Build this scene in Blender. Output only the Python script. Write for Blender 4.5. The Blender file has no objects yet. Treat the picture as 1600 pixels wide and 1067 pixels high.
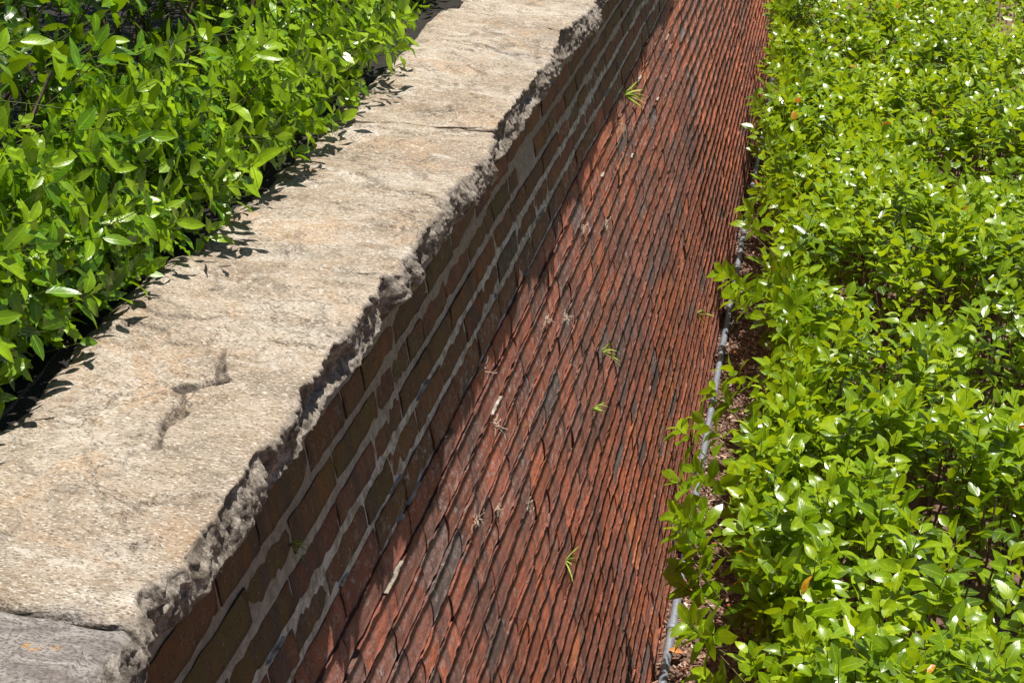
import bpy, math, random
import numpy as np
from mathutils import Matrix, Vector

rng = np.random.default_rng(7)
random.seed(7)
S = bpy.context.scene
COL = S.collection
H0 = 3.72                      # height of the camera above the lower ground

# ------------------------------------------------------------------ camera
cam_d = bpy.data.cameras.new('camera')
cam = bpy.data.objects.new('camera', cam_d)
COL.objects.link(cam)
right = Vector((0.981809, 0.179125, 0.062964))
down = Vector((0.126173, -0.367714, -0.92134))
fwd = Vector((-0.141882, 0.912524, -0.383625))
M = Matrix((right, -down, -fwd)).transposed().to_4x4()
M.translation = Vector((0, 0, H0))
cam.matrix_world = M
cam_d.sensor_width = 36
cam_d.lens = 2700 / 1600 * 36
cam_d.clip_start = 0.05
cam_d.clip_end = 400
S.camera = cam

# ------------------------------------------------------------------ light
SUN = Vector((0.092, 0.12, 1.0)).normalized()
el = math.asin(SUN.z)
w = bpy.data.worlds.new('World'); S.world = w
w.use_nodes = True
nt = w.node_tree
sky = nt.nodes.new('ShaderNodeTexSky')
sky.sky_type = 'NISHITA'; sky.sun_disc = False
sky.sun_elevation = el
sky.sun_rotation = math.atan2(SUN.x, SUN.y)
bg = nt.nodes['Background']; bg.inputs[1].default_value = 0.05
nt.links.new(sky.outputs[0], bg.inputs[0])
sl = bpy.data.lights.new('sun', 'SUN'); sl.energy = 5.0; sl.angle = math.radians(0.5); sl.color = (1, .95, .87)
so = bpy.data.objects.new('sun', sl); COL.objects.link(so)
so.rotation_euler = SUN.to_track_quat('Z', 'Y').to_euler()
so.location = (0, 0, 12)
S.view_settings.view_transform = 'Standard'
S.view_settings.look = 'None'
S.view_settings.gamma = 1
S.view_settings.exposure = 0.42
S.view_settings.use_curve_mapping = False
S.render.engine = 'CYCLES'
S.cycles.max_bounces = 8
S.cycles.transparent_max_bounces = 6

# ------------------------------------------------------------------ numpy noise
def _h(ix, iy, iz, seed):
    n = (ix.astype(np.int64) * 374761393 + iy.astype(np.int64) * 668265263 + iz.astype(np.int64) * 2147483647 + seed * 1274126177) & 0xffffffff
    n = ((n ^ (n >> 13)) * 1274126177) & 0xffffffff
    n = n ^ (n >> 16)
    return (n & 0xffffff) / float(0xffffff) * 2 - 1
def vnoise(x, y, z=0.0, seed=0):
    x, y, z = np.broadcast_arrays(np.asarray(x, float), np.asarray(y, float), np.asarray(z, float))
    ix, iy, iz = np.floor(x), np.floor(y), np.floor(z)
    fx, fy, fz = x - ix, y - iy, z - iz
    fx, fy, fz = [t * t * (3 - 2 * t) for t in (fx, fy, fz)]
    out = 0
    for a in (0, 1):
        for b in (0, 1):
            for c in (0, 1):
                out = out + _h(ix + a, iy + b, iz + c, seed) * (fx if a else 1 - fx) * (fy if b else 1 - fy) * (fz if c else 1 - fz)
    return out
def fbm(x, y, z=0.0, o=4, seed=0, g=.5):
    s = 0; amp = 1; t = 0
    for k in range(o):
        s = s + amp * vnoise(np.asarray(x) * 2**k, np.asarray(y) * 2**k, np.asarray(z) * 2**k, seed + k * 17); t += amp; amp *= g
    return s / t

# ------------------------------------------------------------------ mesh helpers
def make_mesh(name, V, faces=None, quads=None, tris=None, attrs=None, smooth=True, mats=()):
    me = bpy.data.meshes.new(name)
    V = np.asarray(V, np.float32)
    if faces is not None:
        me.from_pydata(V.tolist(), [], faces)
    else:
        loops = []; starts = []; tot = 0; n = 0
        if quads is not None and len(quads):
            q = np.asarray(quads, np.int32); loops.append(q.ravel()); starts.append(np.arange(len(q)) * 4 + tot); tot += q.size; n += len(q)
        if tris is not None and len(tris):
            t = np.asarray(tris, np.int32); loops.append(t.ravel()); starts.append(np.arange(len(t)) * 3 + tot); tot += t.size; n += len(t)
        me.vertices.add(len(V)); me.vertices.foreach_set('co', V.ravel())
        me.loops.add(tot); me.loops.foreach_set('vertex_index', np.concatenate(loops))
        me.polygons.add(n); me.polygons.foreach_set('loop_start', np.concatenate(starts).astype(np.int32))
        me.update(calc_edges=True); me.validate()
    if attrs:
        for k, a in attrs.items():
            at = me.attributes.new(k, 'FLOAT_COLOR', 'POINT')
            at.data.foreach_set('color', np.asarray(a, np.float32).ravel())
    me.polygons.foreach_set('use_smooth', [smooth] * len(me.polygons))
    for m in mats: me.materials.append(m)
    return me
def link(name, me, parent=None, label=None, cat=None, group=None, kind=None):
    o = bpy.data.objects.new(name, me); COL.objects.link(o)
    if parent is not None: o.parent = parent
    for k, v in (('label', label), ('category', cat), ('group', group), ('kind', kind)):
        if v: o[k] = v
    return o
def empty(name, loc, label, cat, group=None):
    o = link(name, None, None, label, cat, group); o.location = loc; o.empty_display_size = .05
    return o
def grid_quads(nu, nv, off=0, wrapv=False):
    i = np.arange(nu - 1)[:, None]; j = np.arange(nv if wrapv else nv - 1)[None, :]
    j2 = (j + 1) % nv
    a = i * nv + j; b = (i + 1) * nv + j; c = (i + 1) * nv + j2; d = i * nv + j2
    return np.stack([a, b, c, d], -1).reshape(-1, 4) + off
def norm(v): return v / (np.linalg.norm(v, axis=-1, keepdims=True) + 1e-9)
def tubes(paths, radii, sides=4):
    """paths: (n,k,3) ; radii (n,k) -> V, quads"""
    P = np.asarray(paths, float); R = np.asarray(radii, float)
    n, k, _ = P.shape
    T = norm(np.gradient(P, axis=1))
    ref = np.where(np.abs(T[..., 2:3]) > .9, np.array([1., 0, 0]), np.array([0, 0, 1.]))
    A = norm(np.cross(T, ref)); B = np.cross(T, A)
    ang = np.arange(sides) / sides * 2 * np.pi
    V = P[:, :, None] + R[:, :, None, None] * (A[:, :, None] * np.cos(ang)[:, None] + B[:, :, None] * np.sin(ang)[:, None])
    q = grid_quads(k, sides, wrapv=True)
    Q = (q[None] + (np.arange(n) * k * sides)[:, None, None]).reshape(-1, 4)
    return V.reshape(-1, 3), Q

# ------------------------------------------------------------------ materials
class N:
    def __init__(s, name):
        s.m = bpy.data.materials.new(name); s.m.use_nodes = True
        s.t = s.m.node_tree; s.b = s.t.nodes['Principled BSDF']; s.out = s.t.nodes['Material Output']
        s.geo = s.t.nodes.new('ShaderNodeNewGeometry')
    def L(s, a, b): s.t.links.new(a, b)
    def node(s, ty, **kw):
        n = s.t.nodes.new(ty)
        for k, v in kw.items(): setattr(n, k, v)
        return n
    def noise(s, scale, detail=4, rough=.55, stretch=(1, 1, 1), dist=0, vec=None):
        mp = s.node('ShaderNodeMapping'); mp.inputs['Scale'].default_value = stretch
        s.L(vec or s.geo.outputs['Position'], mp.inputs[0])
        n = s.node('ShaderNodeTexNoise'); n.inputs['Scale'].default_value = scale
        n.inputs['Detail'].default_value = detail; n.inputs['Roughness'].default_value = rough; n.inputs['Distortion'].default_value = dist
        s.L(mp.outputs[0], n.inputs['Vector']); return n.outputs['Fac']
    def ramp(s, f, stops):
        r = s.node('ShaderNodeValToRGB'); e = r.color_ramp.elements
        while len(e) < len(stops): e.new(.5)
        for x, (p, c) in zip(e, stops):
            x.position = p; x.color = (*c, 1) if not np.isscalar(c) else (c, c, c, 1)
        s.L(f, r.inputs[0]); return r.outputs[0]
    def mix(s, f, a, b, mode='MIX'):
        m = s.node('ShaderNodeMix', data_type='RGBA', blend_type=mode)
        for sock, v in ((m.inputs[0], f), (m.inputs[6], a), (m.inputs[7], b)):
            if hasattr(v, 'is_linked'): s.L(v, sock)
            elif np.isscalar(v): sock.default_value = v
            else: sock.default_value = (*v, 1)
        return m.outputs[2]
    def math(s, op, a, b=None, c=None, clamp=False):
        m = s.node('ShaderNodeMath', operation=op); m.use_clamp = clamp
        for i, v in enumerate((a, b, c)):
            if v is None: continue
            if hasattr(v, 'is_linked'): s.L(v, m.inputs[i])
            else: m.inputs[i].default_value = v
        return m.outputs[0]
    def bump(s, h, strength, dist, prev=None):
        b = s.node('ShaderNodeBump'); b.inputs['Strength'].default_value = strength; b.inputs['Distance'].default_value = dist
        s.L(h, b.inputs['Height'])
        if prev is not None: s.L(prev, b.inputs['Normal'])
        return b.outputs[0]
    def attr(s, name):
        a = s.node('ShaderNodeAttribute', attribute_name=name)
        sp = s.node('ShaderNodeSeparateColor'); s.L(a.outputs['Color'], sp.inputs[0])
        return sp.outputs[0], sp.outputs[1], sp.outputs[2], a.outputs['Alpha']
    def color(s, c): s.L(c, s.b.inputs['Base Color'])
    def nrm(s, n): s.L(n, s.b.inputs['Normal'])
    def sep(s):
        x = s.node('ShaderNodeSeparateXYZ'); s.L(s.geo.outputs['Position'], x.inputs[0]); return x.outputs

def stone_mat():
    n = N('weathered_sandstone')
    r, g, b_, al = n.attr('st')              # r shade painted in pits, hollows and left side, g side (rough face), b grey stone, alpha lichen
    big = n.noise(3.2, 4, .6)
    c = n.ramp(big, [(.32, (.29, .215, .15)), (.44, (.40, .315, .23)), (.55, (.48, .40, .31)), (.68, (.55, .485, .405))])
    streak = n.noise(34, 5, .68, (.55, 1.7, 1.7), .6)
    c = n.mix(n.ramp(streak, [(.36, .7), (.52, 0.0)]), c, (.30, .215, .13))
    pale = n.noise(9, 5, .7, (1, 1.6, 1))
    c = n.mix(n.ramp(pale, [(.52, 0.), (.64, .6)]), c, (.66, .60, .52))
    warm = n.noise(6.3, 3, .6, (1, 1, 1), 1.)
    c = n.mix(n.ramp(warm, [(.54, 0.), (.66, .6)]), c, (.47, .31, .18))
    dirt = n.noise(11, 6, .75, (1.2, 1, 1), .8)
    c = n.mix(n.ramp(dirt, [(.50, 0.), (.62, .75)]), c, (.27, .22, .165))
    cr = n.math('ABSOLUTE', n.math('SUBTRACT', n.noise(5.5, 5, .62, (1, 1.5, 1), .5), .5))
    cm = n.ramp(n.noise(4.1, 2, .5), [(.47, 0.), (.56, 1.)])
    crk = n.math('MULTIPLY', n.ramp(cr, [(0., .85), (.010, 0.)]), cm)
    c = n.mix(crk, c, (.13, .095, .065))
    sp = n.noise(260, 2, .6, (.7, 1.3, 1.3))
    c = n.mix(n.ramp(sp, [(.38, .85), (.47, 0.)]), c, (.15, .115, .08))
    sp2 = n.noise(210, 2, .6, (.7, 1.3, 1.3), vec=None)
    c = n.mix(n.ramp(sp2, [(.56, 0.), (.68, .8)]), c, (.74, .68, .58))
    grey = n.ramp(n.noise(13, 6, .8, (1, 2.2, 1), 1.2), [(.3, (.13, .10, .09)), (.45, (.23, .20, .18)), (.55, (.34, .31, .28)), (.7, (.48, .46, .42))])
    grey = n.mix(n.ramp(sp, [(.40, .8), (.5, 0.)]), grey, (.10, .08, .08))
    c = n.mix(b_, c, grey)
    side = n.ramp(n.noise(45, 6, .8), [(.40, (.085, .068, .05)), (.5, (.20, .17, .135)), (.60, (.42, .37, .31))])
    c = n.mix(n.math('MULTIPLY', g, .92), c, side)
    lich = n.math('MULTIPLY', al, n.ramp(n.noise(60, 4, .7), [(.44, 0.), (.5, 1.)]))
    c = n.mix(lich, c, (.62, .30, .03))
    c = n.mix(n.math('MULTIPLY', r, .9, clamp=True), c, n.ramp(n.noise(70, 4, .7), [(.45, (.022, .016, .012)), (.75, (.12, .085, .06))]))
    n.color(c)
    n.b.inputs['Roughness'].default_value = .85
    h = n.bump(n.ramp(cr, [(0., 0.), (.02, 1.)]), .5, .006)
    h = n.bump(n.noise(7, 5, .6, (1, 1.3, 1)), .6, .03, h)
    h = n.bump(n.noise(28, 8, .72, (.8, 1.4, 1)), .9, .010, h)
    h = n.bump(n.noise(190, 3, .7, (.8, 1.3, 1.3)), .8, .0022, h)
    n.nrm(h)
    return n.m

def brick_mat():
    n = N('old_clay_brick')
    r, g, b_, al = n.attr('bk')              # r: tone, g: value, b: moss, both with shade painted in, alpha: salt bloom
    c = n.ramp(r, [(.0, (.17, .125, .115)), (.22, (.29, .145, .115)), (.46, (.40, .12, .072)), (.68, (.53, .135, .062)), (.88, (.66, .17, .06)), (1., (.74, .23, .08))])
    c = n.mix(n.ramp(n.noise(22, 5, .7, (1, .6, 1)), [(.3, .5), (.6, 0.)]), c, (.17, .10, .085))
    c = n.mix(n.ramp(n.noise(60, 4, .7), [(.55, 0.), (.75, .35)]), c, (.70, .30, .16))
    vv = n.node('ShaderNodeCombineColor')
    for i in range(3): n.L(g, vv.inputs[i])
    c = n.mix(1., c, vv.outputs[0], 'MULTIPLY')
    moss_shade = n.math('MULTIPLY', b_, n.ramp(n.noise(14, 4, .7), [(.3, .35), (.55, 1.)]))
    c = n.mix(moss_shade, c, (.17, .125, .03))
    run = n.ramp(n.noise(7, 5, .7, (1, 1.6, .22)), [(.38, .75), (.52, 0.)])
    c = n.mix(run, c, (.12, .075, .065))
    run2 = n.ramp(n.noise(8.5, 5, .72, (1, 2.0, .25), .4), [(.60, 0.), (.72, .22)])
    c = n.mix(run2, c, (.55, .40, .36))
    salt = n.math('MULTIPLY', al, n.ramp(n.noise(38, 6, .8, (1, .8, 1), .2), [(.52, 0.), (.66, .9)]))
    c = n.mix(salt, c, (.66, .58, .54))
    fleck = n.ramp(n.noise(95, 4, .75), [(.62, 0.), (.68, .75)])
    c = n.mix(fleck, c, (.62, .46, .38))
    pits = n.ramp(n.noise(130, 3, .7), [(.34, .85), (.43, 0.)])
    c = n.mix(pits, c, (.07, .04, .035))
    n.color(c)
    n.b.inputs['Roughness'].default_value = .72
    h = n.bump(n.noise(30, 8, .78, (1, .6, 1.2)), 1., .013)
    h = n.bump(n.noise(130, 5, .8), 1., .004, h)
    n.nrm(h)
    return n.m

def mortar_mat():
    n = N('lime_mortar')
    r, g, b_, al = n.attr('mo')              # r: paleness
    c = n.ramp(n.noise(50, 6, .75), [(.3, (.24, .19, .145)), (.55, (.42, .35, .27)), (.75, (.56, .49, .39))])
    dk = n.ramp(n.noise(40, 5, .7), [(.3, (.05, .035, .03)), (.7, (.16, .10, .08))])
    c = n.mix(r, dk, c)
    c = n.mix(n.math('MULTIPLY', g, n.ramp(n.noise(30, 5, .7), [(.42, 0.), (.58, 1.)])), c, (.76, .71, .63))
    n.color(c); n.b.inputs['Roughness'].default_value = .9
    h = n.bump(n.noise(45, 7, .75), .9, .010)
    h = n.bump(n.noise(220, 3, .7), .7, .0025, h)
    n.nrm(h)
    return n.m

def leaf_mat(name, dark, mid, lite, trans, rough, tw=.42, coat=.25):
    n = N(name)
    r, g, b_, al = n.attr('lf')              # r tint, g along, b across 0..1, alpha old leaf
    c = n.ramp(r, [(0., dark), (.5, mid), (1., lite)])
    ab = n.math('ABSOLUTE', n.math('SUBTRACT', b_, .5))
    rib = n.ramp(ab, [(.0, .75), (.05, 0.)])
    vein = n.math('SINE', n.math('MULTIPLY', n.math('SUBTRACT', g, n.math('MULTIPLY', ab, .55)), 46.))
    c = n.mix(n.math('MULTIPLY', n.math('MAXIMUM', vein, 0.), .16), c, lite)
    c = n.mix(rib, c, tuple(min(1, v * 1.35 + .03) for v in lite))
    blot = n.ramp(n.noise(55, 3, .6), [(.35, .35), (.6, 0.)])
    c = n.mix(blot, c, dark)
    c = n.mix(al, c, n.ramp(n.noise(60, 4, .7), [(.35, (.50, .17, .015)), (.6, (.66, .42, .03))]))
    # underside paler and duller
    c2 = n.mix(.3, c, (.14, .22, .04))
    cc = n.mix(n.geo.outputs['Backfacing'], c, c2)
    n.color(cc)
    n.b.inputs['Roughness'].default_value = rough
    n.b.inputs['Specular IOR Level'].default_value = .42
    n.b.inputs['Coat Weight'].default_value = coat
    n.b.inputs['Coat Roughness'].default_value = .24
    hh = n.bump(n.math('ADD', n.math('MULTIPLY', vein, .25), n.ramp(ab, [(0., 0.), (.07, 1.)])), .25, .0008)
    hh = n.bump(n.noise(45, 1, .5), .10, .003, hh)
    n.nrm(hh)
    tr = n.node('ShaderNodeBsdfTranslucent')
    n.L(n.mix(al, n.mix(r, tuple(v * .8 for v in trans), trans), (.75, .25, .03)), tr.inputs[0]); n.L(hh, tr.inputs['Normal'])
    ms = n.node('ShaderNodeMixShader'); ms.inputs[0].default_value = tw
    n.L(n.b.outputs[0], ms.inputs[1]); n.L(tr.outputs[0], ms.inputs[2]); n.L(ms.outputs[0], n.out.inputs[0])
    return n.m

def plain(name, stops, scale, rough=.8, bump=.5, bd=.004, stretch=(1, 1, 1), metal=0., bs=None):
    n = N(name)
    n.color(n.ramp(n.noise(scale, 5, .7, stretch), stops))
    n.b.inputs['Roughness'].default_value = rough; n.b.inputs['Metallic'].default_value = metal
    n.nrm(n.bump(n.noise(bs or scale * 2, 5, .7, stretch), bump, bd))
    return n.m
def chip_mat():
    n = N('shredded_bark')
    r, g, b_, al = n.attr('ch')
    c = n.ramp(r, [(0., (.10, .05, .035)), (.3, (.26, .13, .085)), (.6, (.42, .26, .18)), (.85, (.60, .45, .33)), (1., (.74, .66, .52))])
    c = n.mix(n.ramp(n.noise(90, 3, .7), [(.35, .5), (.6, 0.)]), c, (.12, .06, .04))
    n.color(c); n.b.inputs['Roughness'].default_value = .85
    n.nrm(n.bump(n.noise(160, 3, .7), .6, .002)); return n.m

M_STONE = stone_mat(); M_BRICK = brick_mat(); M_MORTAR = mortar_mat()
M_LEAF = leaf_mat('glossy_yellow_green_leaf', (.025, .075, .003), (.17, .30, .004), (.40, .52, .008), (.60, .76, .01), .30, .33, .22)
M_HOLLY = leaf_mat('glossy_holly_leaf', (.012, .045, .003), (.10, .25, .004), (.33, .50, .008), (.42, .66, .01), .30, .28, .22)
M_STEM = plain('green_brown_stem', [(.35, (.10, .075, .03)), (.65, (.17, .17, .05))], 20)
M_TWIG = plain('dark_green_twig', [(.35, (.04, .05, .012)), (.65, (.09, .12, .02))], 20)
M_WOOD = plain('brown_branch', [(.3, (.07, .045, .03)), (.7, (.20, .13, .085))], 30, bump=.8)
M_SOIL = plain('dark_soil', [(.3, (.007, .005, .004)), (.7, (.028, .02, .014))], 25, bump=1., bd=.02)  # soil blackened to paint the shade inside the holly hedge
M_GROUND = plain('bark_mulch_ground', [(.3, (.12, .06, .04)), (.55, (.25, .14, .10)), (.75, (.38, .25, .18))], 45, bump=1., bd=.02)
M_CHIP = chip_mat()
M_ZINC = plain('galvanized_steel', [(.35, (.24, .265, .30)), (.65, (.38, .41, .46))], 40, rough=.48, bump=.15, bd=.001, metal=.55)
M_WEED = plain('pale_green_grass', [(.3, (.20, .30, .03)), (.7, (.42, .50, .07))], 60)
M_DRY = plain('dry_rootlets', [(.3, (.40, .30, .22)), (.7, (.68, .56, .45))], 60)
M_DEAD = plain('dead_leaf', [(.3, (.28, .07, .02)), (.55, (.55, .19, .05)), (.8, (.70, .38, .14))], 50)

# ------------------------------------------------------------------ ground
BETA = math.radians(12); TB = math.tan(BETA)
XR = -.599; XW = XR - .22; XL = -.985
def wx(h): return XW + (h - 1) * TB            # brick face at depth h below the camera
def wp(y, h, out=0.):                          # point on the brick face, moved outwards
    return np.array([wx(h) + out * math.cos(BETA), y, H0 - h + out * math.sin(BETA)])

gx = np.concatenate([[-.6, -.45], np.linspace(-.35, 1.2, 50), [2, 4, 10, 40, 120]])
gy = np.concatenate([[-60, -10, 0, 3], np.linspace(4, 18, 180), [24, 40, 90, 200]])
X, Y = np.meshgrid(gx, gy, indexing='ij')
Z = fbm(X * 3, Y * 3, o=4, seed=3) * .018 * ((X > -.4) & (X < 1.3))
link('ground', make_mesh('ground', np.stack([X, Y, Z], -1).reshape(-1, 3), quads=grid_quads(len(gx), len(gy)), mats=[M_GROUND]), kind='structure')
# upper terrace behind the wall
gx = np.concatenate([[-60, -12, -4], np.linspace(-2.4, -.95, 60)]); gy = np.concatenate([[-40, -5], np.linspace(0, 9, 160), [14, 30, 60]])
X, Y = np.meshgrid(gx, gy, indexing='ij')
Z = H0 - 1.008 + fbm(X * 5, Y * 5, o=4, seed=9) * .014 * (X > -2.5) - .10 * np.clip((-1.05 - X) / .12, 0, 1) * (Y > -20)
link('upper_ground', make_mesh('upper_ground', np.stack([X, Y, Z], -1).reshape(-1, 3), quads=grid_quads(len(gx), len(gy))[:, ::-1] * 1, mats=[M_SOIL]), kind='structure')

# ------------------------------------------------------------------ the wall
wall = empty('brick_wall', (XW, 3, 0), 'long red brick retaining wall with a rough tan stone coping along its top', 'wall')
def child(name, me, parent=wall, **kw):
    o = link(name, me, parent, **kw)
    o.matrix_parent_inverse = Matrix.Translation(-Vector(parent.location)) if parent else Matrix()
    return o

CH = .0735                                     # course height
NC = 33
H_TOP = 1.39 - 4 * CH                          # top of the first course
def bed(i, y): return H_TOP + i * CH + .010 * vnoise(y * .9, i * .35, seed=5) + .004 * vnoise(y * 4, i * .9, seed=6)
# mortar body
ny, nh = 1500, 110
ys = np.concatenate([np.linspace(.6, 8, 1050), np.linspace(8.01, 26, 450)])
hs = np.linspace(1.04, 3.80, 300)
Yg, Hg = np.meshgrid(ys, hs, indexing='ij')
row = (Hg - H_TOP) / CH
depth = np.interp(row, [0, 7.0, 9.0, 30, 32, 40], [-.0014, -.0014, -.012, -.012, -.012, -.012])
depth = depth + (.0035 * fbm(Yg * 16, Hg * 30, o=3, seed=21) + .003 * vnoise(Yg * 3, Hg * 6, seed=2)) * np.interp(row, [0, 7, 9], [.55, .55, 1])
Xg = XW + (Hg - 1) * TB + depth * math.cos(BETA); Zg = H0 - Hg + depth * math.sin(BETA)
pale = np.clip(np.interp(row, [0, 7.2, 9.5, 30, 32, 36], [.95, .95, .16, .14, .8, .9]) + .25 * vnoise(Yg * 2, Hg * 3, seed=4), 0, 1)
salt = np.clip(np.interp(row, [4.5, 6, 8.5, 11, 30.5, 32], [0, .9, .8, 0, 0, .7]), 0, 1)
att = np.stack([pale, salt, salt * 0, salt * 0 + 1], -1)
V = np.stack([Xg, Yg, Zg], -1).reshape(-1, 3)
child('mortar', make_mesh('mortar', V, quads=grid_quads(len(ys), len(hs))[:, ::-1], attrs={'mo': att.reshape(-1, 4)}, mats=[M_MORTAR]))
# solid body behind the mortar (back, ends and foot of the wall)
b = [(XW - .03, 1.03), (wx(3.85) - .05, 3.85), (-1.10, 3.85), (-1.10, 1.13), (-.95, 1.03)]
V = [(x, y, H0 - h) for y in (.6, 26) for x, h in b]
n5 = len(b)
F = [tuple(range(n5)), tuple(range(2 * n5 - 1, n5 - 1, -1))] + [(i, i + n5, (i + 1) % n5 + n5, (i + 1) % n5) for i in range(n5)]
child('wall_core', make_mesh('wall_core', V, faces=F, smooth=False, attrs={'mo': [(.6, 0, 0, 1)] * (2 * n5)}, mats=[M_MORTAR]))

# bricks
def brick_geo(y0, y1, i, seed, nu=8, nv=5, proud=0., rnd=.003):
    """an eroded, round-cornered brick: face grid and skirt, in world space"""
    r = np.random.default_rng(seed)
    u = np.linspace(-1, 1, nu); v = np.linspace(-1, 1, nv)
    U, Vv = np.meshgrid(u, v, indexing='ij')
    L = (y1 - y0); Hh = CH
    # rounded corners: squash the square grid towards a superellipse
    k = .28
    a = rnd * 2 / L * 1.1; bb = rnd * 2 / Hh * .7
    UU = U; VV = Vv
    yc = (y0 + y1) / 2
    wide = .0050 * float(np.interp(i, [6, 9], [1, .16]))
    topgap, botgap = wide + .0036 + r.uniform(0, .002), wide + .0036 + r.uniform(0, .002)
    yy = yc + UU * (L / 2 - (.0040 if i < 8 else .0009) - r.uniform(0, .0008)) 
    htop = bed(i, yy) + topgap; hbot = bed(i + 1, yy) - botgap
    htop = htop + .0022 * vnoise(yy * 38, i * 3.1, seed=305); hbot = hbot + .0026 * vnoise(yy * 38, i * 3.1 + 50, seed=306)
    hh = (htop + hbot) / 2 + VV * (hbot - htop) / 2
    yy = yy + .0012 * vnoise(yy * 30, VV * 2.2 + i * 9, seed=303) * np.abs(U) ** 3
    jj = .0010
    yy = yy + jj * r.normal(size=U.shape) * .7; hh = hh + jj * r.normal(size=U.shape) * .55
    edge = np.maximum((.7 if i < 8 else .3) * np.abs(U) ** 8, np.abs(Vv) ** 4)
    out = proud + (.0018 if i < 8 else .0032) * fbm(yy * 22, hh * 34, i * .05, o=3, seed=301, g=.7) + .0009 * r.normal(size=U.shape) - .0040 * edge + .0006 * r.normal() * U + .0009 * r.normal() * Vv
    # ring of the border
    idx = np.arange(nu * nv).reshape(nu, nv)
    ring = np.concatenate([idx[:, 0], idx[-1, 1:], idx[-2::-1, -1], idx[0, -2:0:-1]])
    yf, hf, of = yy.ravel(), hh.ravel(), out.ravel()
    yr, hr = yf[ring], hf[ring]
    yr = yc + (yr - yc) * 1.0; 
    Yv = np.concatenate([yf, yr]); Hv = np.concatenate([hf, hr]); Ov = np.concatenate([of, of[ring] * 0 - .045])
    P = np.stack([XW + (Hv - 1) * TB + Ov * math.cos(BETA), Yv, H0 - Hv + Ov * math.sin(BETA)], -1)
    q = grid_quads(nu, nv)[:, ::-1]
    m = len(ring); s = np.arange(m); s2 = (s + 1) % m
    q2 = np.stack([ring[s], ring[s2], nu * nv + s2, nu * nv + s], -1)[:, ::-1]
    return P, np.concatenate([q, q2])
def brick_col(yc, i, r):
    hh = H_TOP + (i + .5) * CH
    base = .50 + .20 * vnoise(yc * .45, i * .22, seed=31) + .10 * vnoise(yc * 1.7, i * .8, seed=32)
    base += .14 * np.interp(i, [20, 24, 33], [0, .8, 1.0])
    tone = float(np.clip(base + .04 + r.normal() * .12, 0.22, 1))
    if r.random() < .025: tone = r.uniform(.0, .15)
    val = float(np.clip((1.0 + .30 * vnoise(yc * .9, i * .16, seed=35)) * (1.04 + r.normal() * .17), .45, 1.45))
    moss_shade = float(np.clip(np.interp(i, [0, 4, 8], [.75, .6, .2]) + r.normal() * .25, 0, .95)) if i < 8 else 0.  # moss, strengthened on upper courses to paint their brown shade
    if i < 8: val *= float(np.interp(i, [6, 8], [.68, 1]))  # upper courses painted darker to deepen the shade under the coping
    salt = float(np.clip(np.interp(i, [4, 6, 10, 14, 20, 33], [0, .3, .85, .45, .15, .45]) + r.normal() * .25, 0, 1))
    return (tone, val, moss_shade, salt)
camP = np.array([0, 0, H0]); cr, cd, cf = np.array(right), np.array(down), np.array(fwd)
def to_px(P):
    v = np.asarray(P) - camP; z = v @ cf
    return 800 + 2700 * (v @ cr) / z, 533 + 2700 * (v @ cd) / z, z
specs = []
for i in range(-1, NC + 3):
    y = .7 + random.uniform(0, .25)
    while y < 24:
        L = random.choice((.265, .25, .28, .235, .30, .135, .19, .22)) * (1 if y < 14 else 1.6)
        c = wp(y + L / 2, H_TOP + (i + .5) * CH)
        x_, y_, z_ = to_px(c)
        big = 0
        if z_ > .5 and -30 < x_ < 1300 and -20 < y_ < 1090: big = L * CH / z_ ** 2
        specs.append((y, y + L, i, big, x_, y_))
        y += L
vis = sorted([s for s in specs if s[3] > 0], key=lambda s: -s[3])[:300]
near = set((s[0], s[2]) for s in vis)
BV, BQ, BA = [], [], []; off = 0
for k, (y0, y1, i, big, px, py) in enumerate(specs):
    r = np.random.default_rng(1000 + k)
    if py > 2600 or px < -1200: continue
    mean = (y0 + y1) / 2
    proud = np.interp(i, [0, 7, 9, 33], [.0036, .0036, .002, .002]) + r.normal() * .0011
    if r.random() < .012: proud -= .008
    far = mean > 9
    P, q = brick_geo(y0, y1, i, 1000 + k, nu=10 if not far else 4, nv=4 if not far else 3, proud=proud)
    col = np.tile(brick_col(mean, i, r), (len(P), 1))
    if (y0, i) in near:
        child('brick', make_mesh('brick', P, quads=q, attrs={'bk': col}, mats=[M_BRICK]))
    else:
        BV.append(P); BQ.append(q + off); BA.append(col); off += len(P)
child('more_bricks', make_mesh('more_bricks', np.concatenate(BV), quads=np.concatenate(BQ), attrs={'bk': np.concatenate(BA)}, mats=[M_BRICK]), kind='stuff')

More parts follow.
